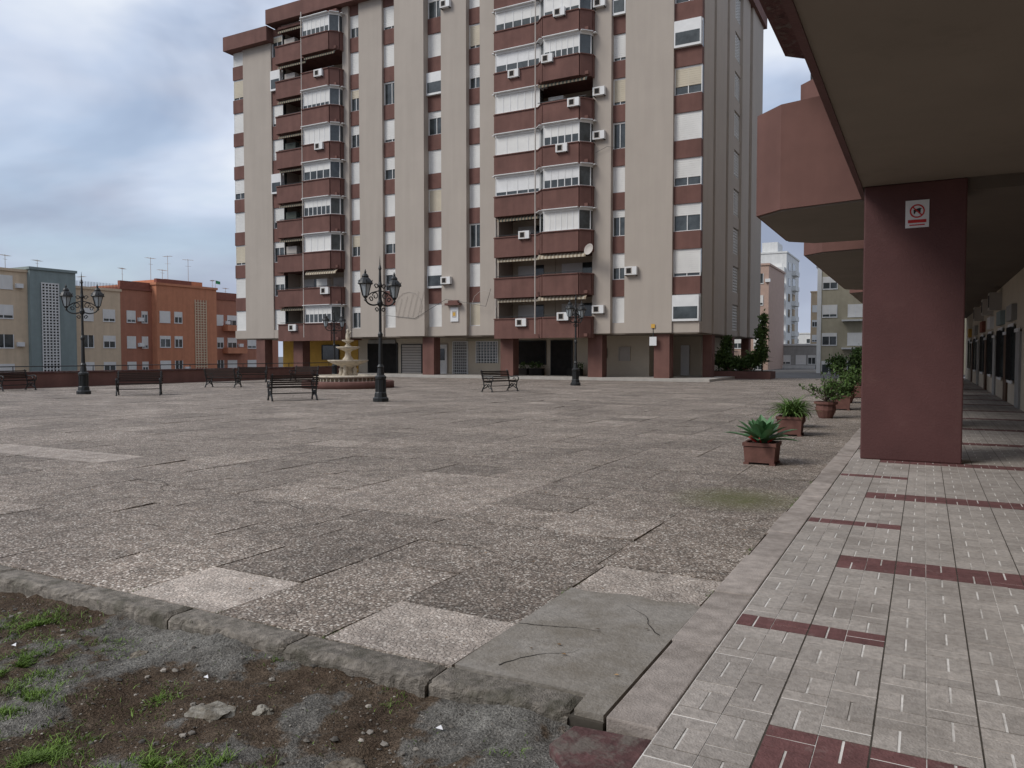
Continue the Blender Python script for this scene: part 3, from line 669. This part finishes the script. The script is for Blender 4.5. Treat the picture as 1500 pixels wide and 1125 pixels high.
# ------------------------------------------------------------------ vegetation
def sword(mb,c,az,L_,wd,el,curl,m,seg_=6):
    d=Vector((math.cos(az),math.sin(az),0));sd_=Vector((-math.sin(az),math.cos(az),0))
    P=Vector(c);vs=[];e=el
    for i in range(seg_+1):
        t=i/seg_;w=wd*(.45+1.1*t)*(1-t)**.55*1.4 if t<1 else 0
        up=Vector((-d.x*math.sin(e),-d.y*math.sin(e),math.cos(e)))
        vs+= [P+sd_*w+up*w*.35,P,P-sd_*w+up*w*.35]
        P=P+(d*math.cos(e)+Vector((0,0,1))*math.sin(e))*L_/seg_;e-=curl/seg_
    fs=[]
    for i in range(seg_): fs+=[(3*i,3*i+1,3*i+4,3*i+3),(3*i+1,3*i+2,3*i+5,3*i+4)]
    mb.add(vs,fs,m)
def planter(x,y,kind,w_=.25,h_=.36,round_=False):
    e=empty('potted_plant',(x,y,0),R.uniform(-.1,.1))
    mb=MB()
    if not round_:
        a=w_*.9;bb=w_*.98;z0,z1=.03,h_-.06
        mb.add([(-a,-a,z0),(a,-a,z0),(a,a,z0),(-a,a,z0),(-bb,-bb,z1),(bb,-bb,z1),(bb,bb,z1),(-bb,bb,z1)],[(0,3,2,1),(0,1,5,4),(1,2,6,5),(2,3,7,6),(3,0,4,7)],POT)
        r_=w_*1.04
        mb.box(-r_,r_,-r_,-r_+.04,h_-.05,h_,POT);mb.box(-r_,r_,r_-.04,r_,h_-.05,h_,POT);mb.box(-r_,-r_+.04,-r_+.04,r_-.04,h_-.05,h_,POT);mb.box(r_-.04,r_,-r_+.04,r_-.04,h_-.05,h_,POT)
        mb.box(-r_+.04,r_-.04,-r_+.04,r_-.04,h_-.1,h_-.03,SOIL)
        for a in(-1,1):
            for c_ in(-1,1): mb.box(a*w_*.8-.04,a*w_*.8+.04,c_*w_*.8-.04,c_*w_*.8+.04,0,.03,POT)
    else:
        mb.lathe([(w_*.6,0),(w_*.7,.05),(w_*.95,h_*.5),(w_*.9,h_*.8),(w_*1.1,h_*.86),(w_*1.1,h_),(w_*.95,h_),(w_*.9,h_-.05)],POT,14)
        mb.lathe([(w_*.9,h_-.06),(w_*.9,h_-.05)],SOIL,14)
    mb.build('pot',e)
    lf=MB()
    if kind=='agave':
        for i in range(30):
            t=i/30;lf.tint=R.uniform(.75,1.35)
            sword(lf,(R.uniform(-.03,.03),R.uniform(-.03,.03),h_-.02),i*2.4,.42+.14*(1-t)+R.uniform(-.06,.06),.068,.30+1.0*t,.4*(1-t)+.1,AGV)
        for i in range(16):
            a=R.uniform(0,6.28);lf.cyl((math.cos(a)*.1,math.sin(a)*.1,h_),(math.cos(a)*.2,math.sin(a)*.2,h_+.07),.012,.008,SIGNR,5)
    elif kind=='spider':
        for i in range(220):
            lf.tint=R.uniform(.8,2.2);sword(lf,(R.uniform(-.1,.1),R.uniform(-.1,.1),h_-.02),R.uniform(0,6.28),R.uniform(.3,.62),.014,R.uniform(.6,1.5),R.uniform(1,2.3),LEAF)
    elif kind=='sprawl':
        for i in range(20):
            az=R.uniform(0,6.28);l=R.uniform(.4,1.0);e_=R.uniform(.2,1.2)
            p0=Vector((0,0,h_));p1=p0+Vector((math.cos(az)*math.cos(e_),math.sin(az)*math.cos(e_),math.sin(e_)))*l
            lf.tint=.6;lf.cyl(p0,p1,.012,.005,SOIL,5)
            for j in range(10):
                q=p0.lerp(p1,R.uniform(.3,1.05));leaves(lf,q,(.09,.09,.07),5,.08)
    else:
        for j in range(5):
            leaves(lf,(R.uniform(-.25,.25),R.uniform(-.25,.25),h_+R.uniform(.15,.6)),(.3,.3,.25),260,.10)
        lf.tint=.6
        for i in range(6): lf.cyl((0,0,h_-.05),(R.uniform(-.3,.3),R.uniform(-.3,.3),h_+.5),.015,.006,SOIL,5)
    lf.build('plant',e)
planter(-2.1,11.75,'agave',.23,.32)
planter(-2.35,16.2,'spider',.24,.38)
planter(-2.5,18.0,'spider',.22,.3,True)
planter(-2.2,21,'sprawl',.26,.42,True)
planter(-2.15,24.5,'bush',.26,.42)
planter(-2.3,28,'sprawl',.28,.45,True)
planter(-2.1,31.5,'bush',.28,.45)
planter(-2.3,35,'bush',.3,.5);planter(-2.2,40,'sprawl',.3,.5);planter(-2.6,45,'bush',.3,.5)
rb=empty('raised_flower_bed')
m_=MB();m_.box(-13.0,-9.0,53,55.0,-.3,.5,RED);m_.box(-12.85,-9.15,53.15,54.85,.5,.53,SOIL);m_.build('bed_wall',rb)
sb=MB()
for c_,r_,n_ in(((-12.3,54,1.3),(.9,.7,.9),1500),((-11.3,54,1.0),(.8,.7,.6),1000),((-12.2,54.4,2.3),(.5,.5,.8),700),((-10.4,54,1.2),(.7,.6,.8),1000),((-9.8,54.2,1.8),(.6,.5,.9),1000),((-9.8,54.2,3.0),(.5,.45,1.0),800),((-9.7,54.2,4.0),(.3,.3,.6),300)):
    leaves(sb,c_,r_,n_,.22)
for i in range(60): sb.tint=R.uniform(.6,1.3);sword(sb,(-10.1,53.8,.8),R.uniform(0,6.28),R.uniform(1,1.7),.04,R.uniform(.5,1.4),R.uniform(.6,1.6),LEAF)
sb.tint=.5;sb.cyl((-9.75,54.2,.5),(-9.75,54.2,3.8),.06,.03,SOIL,6);sb.cyl((-12.2,54.3,.5),(-12.2,54.4,2.6),.05,.02,SOIL,6)
sb.build('shrubs',rb)
hd=MB()
leaves(hd,(-5.5,60,.9),(.9,.9,.9),1300,.22);leaves(hd,(-4.2,60,1.3),(.7,.7,1.1),1300,.22);hd.build('shrub')
# ------------------------------------------------------------------ background blocks
def block(name,x0,x1,y0,y1,h,m,face,rows,wins,zb=3.0,dz_=2.7,wh=1.2,cap=None):
    e=empty(name);mb=MB();mb.box(x0,x1,y0,y1,-1,h,m)
    mb.box(x0-.12,x1+.12,y0-.12,y1+.12,h,h+.25,cap or m)
    P=(lambda s0,s1,d0,d1,z0,z1,mm: mb.box(x1+d0,x1+d1,s0,s1,z0,z1,mm)) if face=='E' else (lambda s0,s1,d0,d1,z0,z1,mm: mb.box(s0,s1,y0-d1,y0-d0,z0,z1,mm))
    for r in range(rows):
        z=zb+r*dz_
        for (c_,w_) in wins:
            P(c_-w_/2-.08,c_+w_/2+.08,0,.06,z-wh/2-.1,z-wh/2,WHITE)
            P(c_-w_/2,c_+w_/2,-.1,.02,z-wh/2,z+wh/2,GLASS)
            q=R.choice([0,.3,.5,.8,1]);
            if q:P(c_-w_/2,c_+w_/2,.02,.05,z+wh/2-wh*q,z+wh/2,SHUT)
            P(c_-.03,c_+.03,.02,.06,z-wh/2,z+wh/2,WHITE);P(c_-w_/2-.06,c_-w_/2,.0,.07,z-wh/2,z+wh/2,WHITE);P(c_+w_/2,c_+w_/2+.06,0,.07,z-wh/2,z+wh/2,WHITE)
            if R.random()<.15: P(c_+w_/2+.3,c_+w_/2+.9,0,.3,z-.5,z-.1,WHITE)
    return e,mb,P
e,mb,P=block('peach_apartment_building',-86,-74,26,42.2,9.3,PEACH,'E',4,[(28,1.4),(31,1.4),(34,1.4),(37.3,1.5),(40,1.6)],zb=.2)
mb.box(-84,-76,33,38,9.5,10.6,PEACH);mb.box(-84.2,-75.8,32.8,38.2,10.6,10.8,GREYB);mb.build('body',e)
e,mb,P=block('teal_stairwell_building',-86,-73.6,42.21,46.6,9.6,TEAL,'E',0,[])
P(43.2,44.9,-.1,.03,-1,8.4,DARK)
for i in range(34): P(43.2,44.9,.03,.1,-.9+i*.28,-.78+i*.28,OFFW)
for i in range(6): P(43.2+i*.32,43.3+i*.32,.03,.11,-1,8.4,OFFW)
mb.build('body',e)
e,mb,P=block('peach_apartment_building',-86,-74,46.61,51.6,8.2,PEACH,'E',3,[(48,1.1),(50.3,1.2)],zb=.3)
for i in range(30): mb.cyl((-74.3,46.8+i*.16,8.4),(-74.3,46.8+i*.16,9.0),.02,.02,IRON,4)
mb.build('body',e)
e,mb,P=block('orange_apartment_building',-86,-74,51.61,55.3,8.5,ORANGE2,'E',3,[(52.8,.9),(54.4,.6)],zb=.3,cap=BRICK)
mb.box(-74.5,-74.1,51.7,55.2,8.75,9.4,BRICK);mb.build('body',e)
e,mb,P=block('orange_apartment_building',-86,-73.2,55.31,63.3,9.2,ORANGE,'E',3,[(56.3,1.2),(58,.9)],zb=.4)
P(60.2,61.8,-.1,.03,-1,7.9,ORANGE2)
for i in range(30): P(60.2,61.8,.03,.08,-.9+i*.29,-.8+i*.29,PEACH)
for i in range(5): P(60.2+i*.38,60.3+i*.38,.03,.09,-1,7.9,PEACH)
mb.box(-80,-74,57,62,9.4,10.0,ORANGE);mb.box(-73.8,-73.4,55.5,60,9.45,9.9,BRICK);mb.build('body',e)
e,mb,P=block('orange_apartment_building',-86,-74.2,63.31,74,8.2,ORANGE2,'E',3,[(64.6,.9),(66.4,1.3),(69.5,1.3)],zb=.4,cap=BRICK)
P(65,68,0,.9,1.8,2.5,ORANGE);P(65,68,0,.9,4.5,5.2,ORANGE);
mb.box(-74.7,-74.3,63.4,73.8,8.45,9.1,BRICK);mb.build('body',e)
def antenna(x,y,z,h):
    mb=MB();mb.cyl((0,0,0),(0,0,h),.03,.025,PIPE,5);mb.cyl((-.1,-.6,h-.1),(.1,.6,h-.1),.02,.02,PIPE,4)
    for i in range(7): t_=-.55+i*.18;mb.cyl((-.25+t_*.15,t_,h-.1),(.25+t_*.15,t_,h-.1),.014,.014,PIPE,4)
    mb.cyl((0,-.35,h*.7),(0,.35,h*.7),.016,.016,PIPE,4);mb.build('tv_antenna',loc=(x,y,z),rz=R.uniform(0,3))
for q in((-77,34,10.8,2.0),(-77,36.5,10.8,1.2),(-78,31,9.4,1.8),(-79,43,9.8,1.6),(-78,45.5,9.8,1.3),(-78,50,8.4,1.5),(-77,57.5,10,2.6),(-77,59,10,1.4),(-78,60.5,10,3.2),(-76,61.7,10,2.8),(-77,54,8.7,2.4),(-77,66,8.4,2.4),(-77,68,8.4,1.6)): antenna(*q)
fl=MB();fl.cyl((0,0,0),(0,0,2.2),.025,.02,PIPE,5);fl.add([(0,0,2.2),(0,.7,2.1),(0,.7,1.75),(0,0,1.8)],[(0,1,2,3)],M('green_flag',(.05,.3,.12)));fl.build('flag',loc=(-75.5,65.2,8.4))
e,mb,P=block('olive_apartment_building',-9.8,10,84.4,98,10.5,OLIVE,'S',4,[(-8.6,1.3),(-6.2,1.3),(-3,1.3),(0,1.3)],zb=.4,dz_=2.85,cap=GREYB)
P(-7.4,-5.0,0,.8,2.2,2.35,OFFW);P(-7.4,-5.0,0,.8,5.0,5.15,OFFW);P(-9.8,-9.4,0,.1,-1,10.5,OFFW);mb.build('body',e)
e,mb,P=block('white_apartment_tower',-25.0,-20.4,134,148,18.5,OFFW,'S',7,[(-23.6,1.2),(-21.7,1.2)],zb=.6,dz_=2.6)
for r in range(7):
    P(-23.0,-20.6,0,1.0,-.3+r*2.6,.5+r*2.6,OFFW)
    mb.box(-20.4,-20.35,136,138,.2+r*2.6,1.5+r*2.6,GLASS);mb.box(-20.4,-19.7,140,144,-.3+r*2.6,.5+r*2.6,OFFW);mb.box(-20.4,-20.34,140.5,143.5,.5+r*2.6,1.8+r*2.6,GLASS)
mb.box(-24.5,-22,135,140,18.5,20.5,OFFW);mb.build('body',e)
e,mb,P=block('pink_apartment_building',-28,-17.3,100,112,12.8,PINK,'S',5,[(-18.5,1.0),(-21,1)],zb=.4);mb.build('body',e)
e,mb,P=block('low_grey_building',-18.5,-12.6,112,120,2.9,GREYB,'S',1,[(-17,1.2),(-15,1.2),(-13.6,.9)],zb=1.0,cap=OFFW)
P(-17.8,-13.2,0,.7,-.3,0.2,OFFW);mb.build('body',e)
e,mb,P=block('distant_white_building',-30,-18,170,185,6.0,OFFW,'S',2,[(-27,1.4),(-24,1.4),(-21,1.4)],zb=2.0);mb.build('body',e)
e,mb,P=block('distant_tan_tower',-18.5,-15.5,150,160,13,TAN,'S',4,[(-17.8,.8),(-16.3,.8)],zb=2.0);mb.build('body',e)
# ------------------------------------------------------------------ world and light
w=bpy.data.worlds.new('World');sc.world=w;w.use_nodes=True;nt=w.node_tree;N=nt.nodes;L=nt.links
bg=N['Background'];bg.inputs[1].default_value=.15
sky=N.new('ShaderNodeTexSky');sky.sky_type='NISHITA';sky.sun_disc=False;sky.sun_elevation=math.radians(42);sky.sun_rotation=math.radians(218)
tc=N.new('ShaderNodeTexCoord')
def cn(scale,zs,loc,det,rough,dist):
    mp=N.new('ShaderNodeMapping');mp.inputs['Scale'].default_value=(1,1,zs);mp.inputs['Location'].default_value=loc;L.new(tc.outputs['Generated'],mp.inputs[0])
    n=N.new('ShaderNodeTexNoise');n.inputs['Scale'].default_value=scale;n.inputs['Detail'].default_value=det;n.inputs['Roughness'].default_value=rough;n.inputs['Distortion'].default_value=dist;L.new(mp.outputs[0],n.inputs['Vector']);return n
n1=cn(2.0,2.4,(.4,.2,0),5,.5,.4)
n2=cn(3.2,2.8,(3.1,1.2,.5),4,.48,0)
cr=N.new('ShaderNodeValToRGB');el=cr.color_ramp.elements
el[0].position=.30;el[0].color=(.29,.33,.44,1);el[1].position=.68;el[1].color=(.79,.84,.92,1)
for p_,c_ in((.40,(.36,.40,.52)),(.49,(.48,.54,.67)),(.57,(.62,.69,.83))):
    q=el.new(p_);q.color=(*c_,1)
sx_=N.new('ShaderNodeSeparateXYZ');L.new(tc.outputs['Generated'],sx_.inputs[0])
er=N.new('ShaderNodeMapRange');er.inputs[1].default_value=.10;er.inputs[2].default_value=.36;er.inputs[3].default_value=-.16;er.inputs[4].default_value=.08;L.new(sx_.outputs['Z'],er.inputs[0])
hr=N.new('ShaderNodeMapRange');hr.inputs[1].default_value=.02;hr.inputs[2].default_value=.16;hr.inputs[3].default_value=.20;hr.inputs[4].default_value=0;L.new(sx_.outputs['Z'],hr.inputs[0])
ad=N.new('ShaderNodeMath');ad.operation='ADD';L.new(n1.outputs['Fac'],ad.inputs[0]);L.new(er.outputs[0],ad.inputs[1])
ad2=N.new('ShaderNodeMath');ad2.operation='ADD';L.new(ad.outputs[0],ad2.inputs[0]);L.new(hr.outputs[0],ad2.inputs[1])
L.new(ad2.outputs[0],cr.inputs[0])
vs_=N.new('ShaderNodeVectorMath');vs_.operation='SCALE';vs_.inputs['Scale'].default_value=7.0;L.new(cr.outputs[0],vs_.inputs[0])
op=N.new('ShaderNodeMapRange');op.inputs[1].default_value=.52;op.inputs[2].default_value=.66;op.inputs[3].default_value=.95;op.inputs[4].default_value=.55;L.new(n2.outputs['Fac'],op.inputs[0])
mx=N.new('ShaderNodeMix');mx.data_type='RGBA';L.new(op.outputs[0],mx.inputs[0]);L.new(sky.outputs[0],mx.inputs[6]);L.new(vs_.outputs[0],mx.inputs[7])
L.new(mx.outputs[2],bg.inputs[0])
sl=bpy.data.lights.new('sun','SUN');sl.energy=2.1;sl.angle=math.radians(25);sl.color=(1,.965,.915)
so=bpy.data.objects.new('sun',sl);COL.objects.link(so)
so.rotation_euler=Vector((-.5,-.65,.75)).to_track_quat('Z','Y').to_euler()
# ------------------------------------------------------------------ camera
cam=bpy.data.cameras.new('camera');co=bpy.data.objects.new('camera',cam);COL.objects.link(co)
cam.sensor_width=36;cam.lens=27.05;cam.clip_end=2000;cam.clip_start=.05
co.location=(0,0,1.6);co.rotation_euler=(math.radians(90-2.15),0,math.radians(28.2))
sc.camera=co
sc.view_settings.view_transform='Standard';sc.view_settings.look='None';sc.view_settings.exposure=0
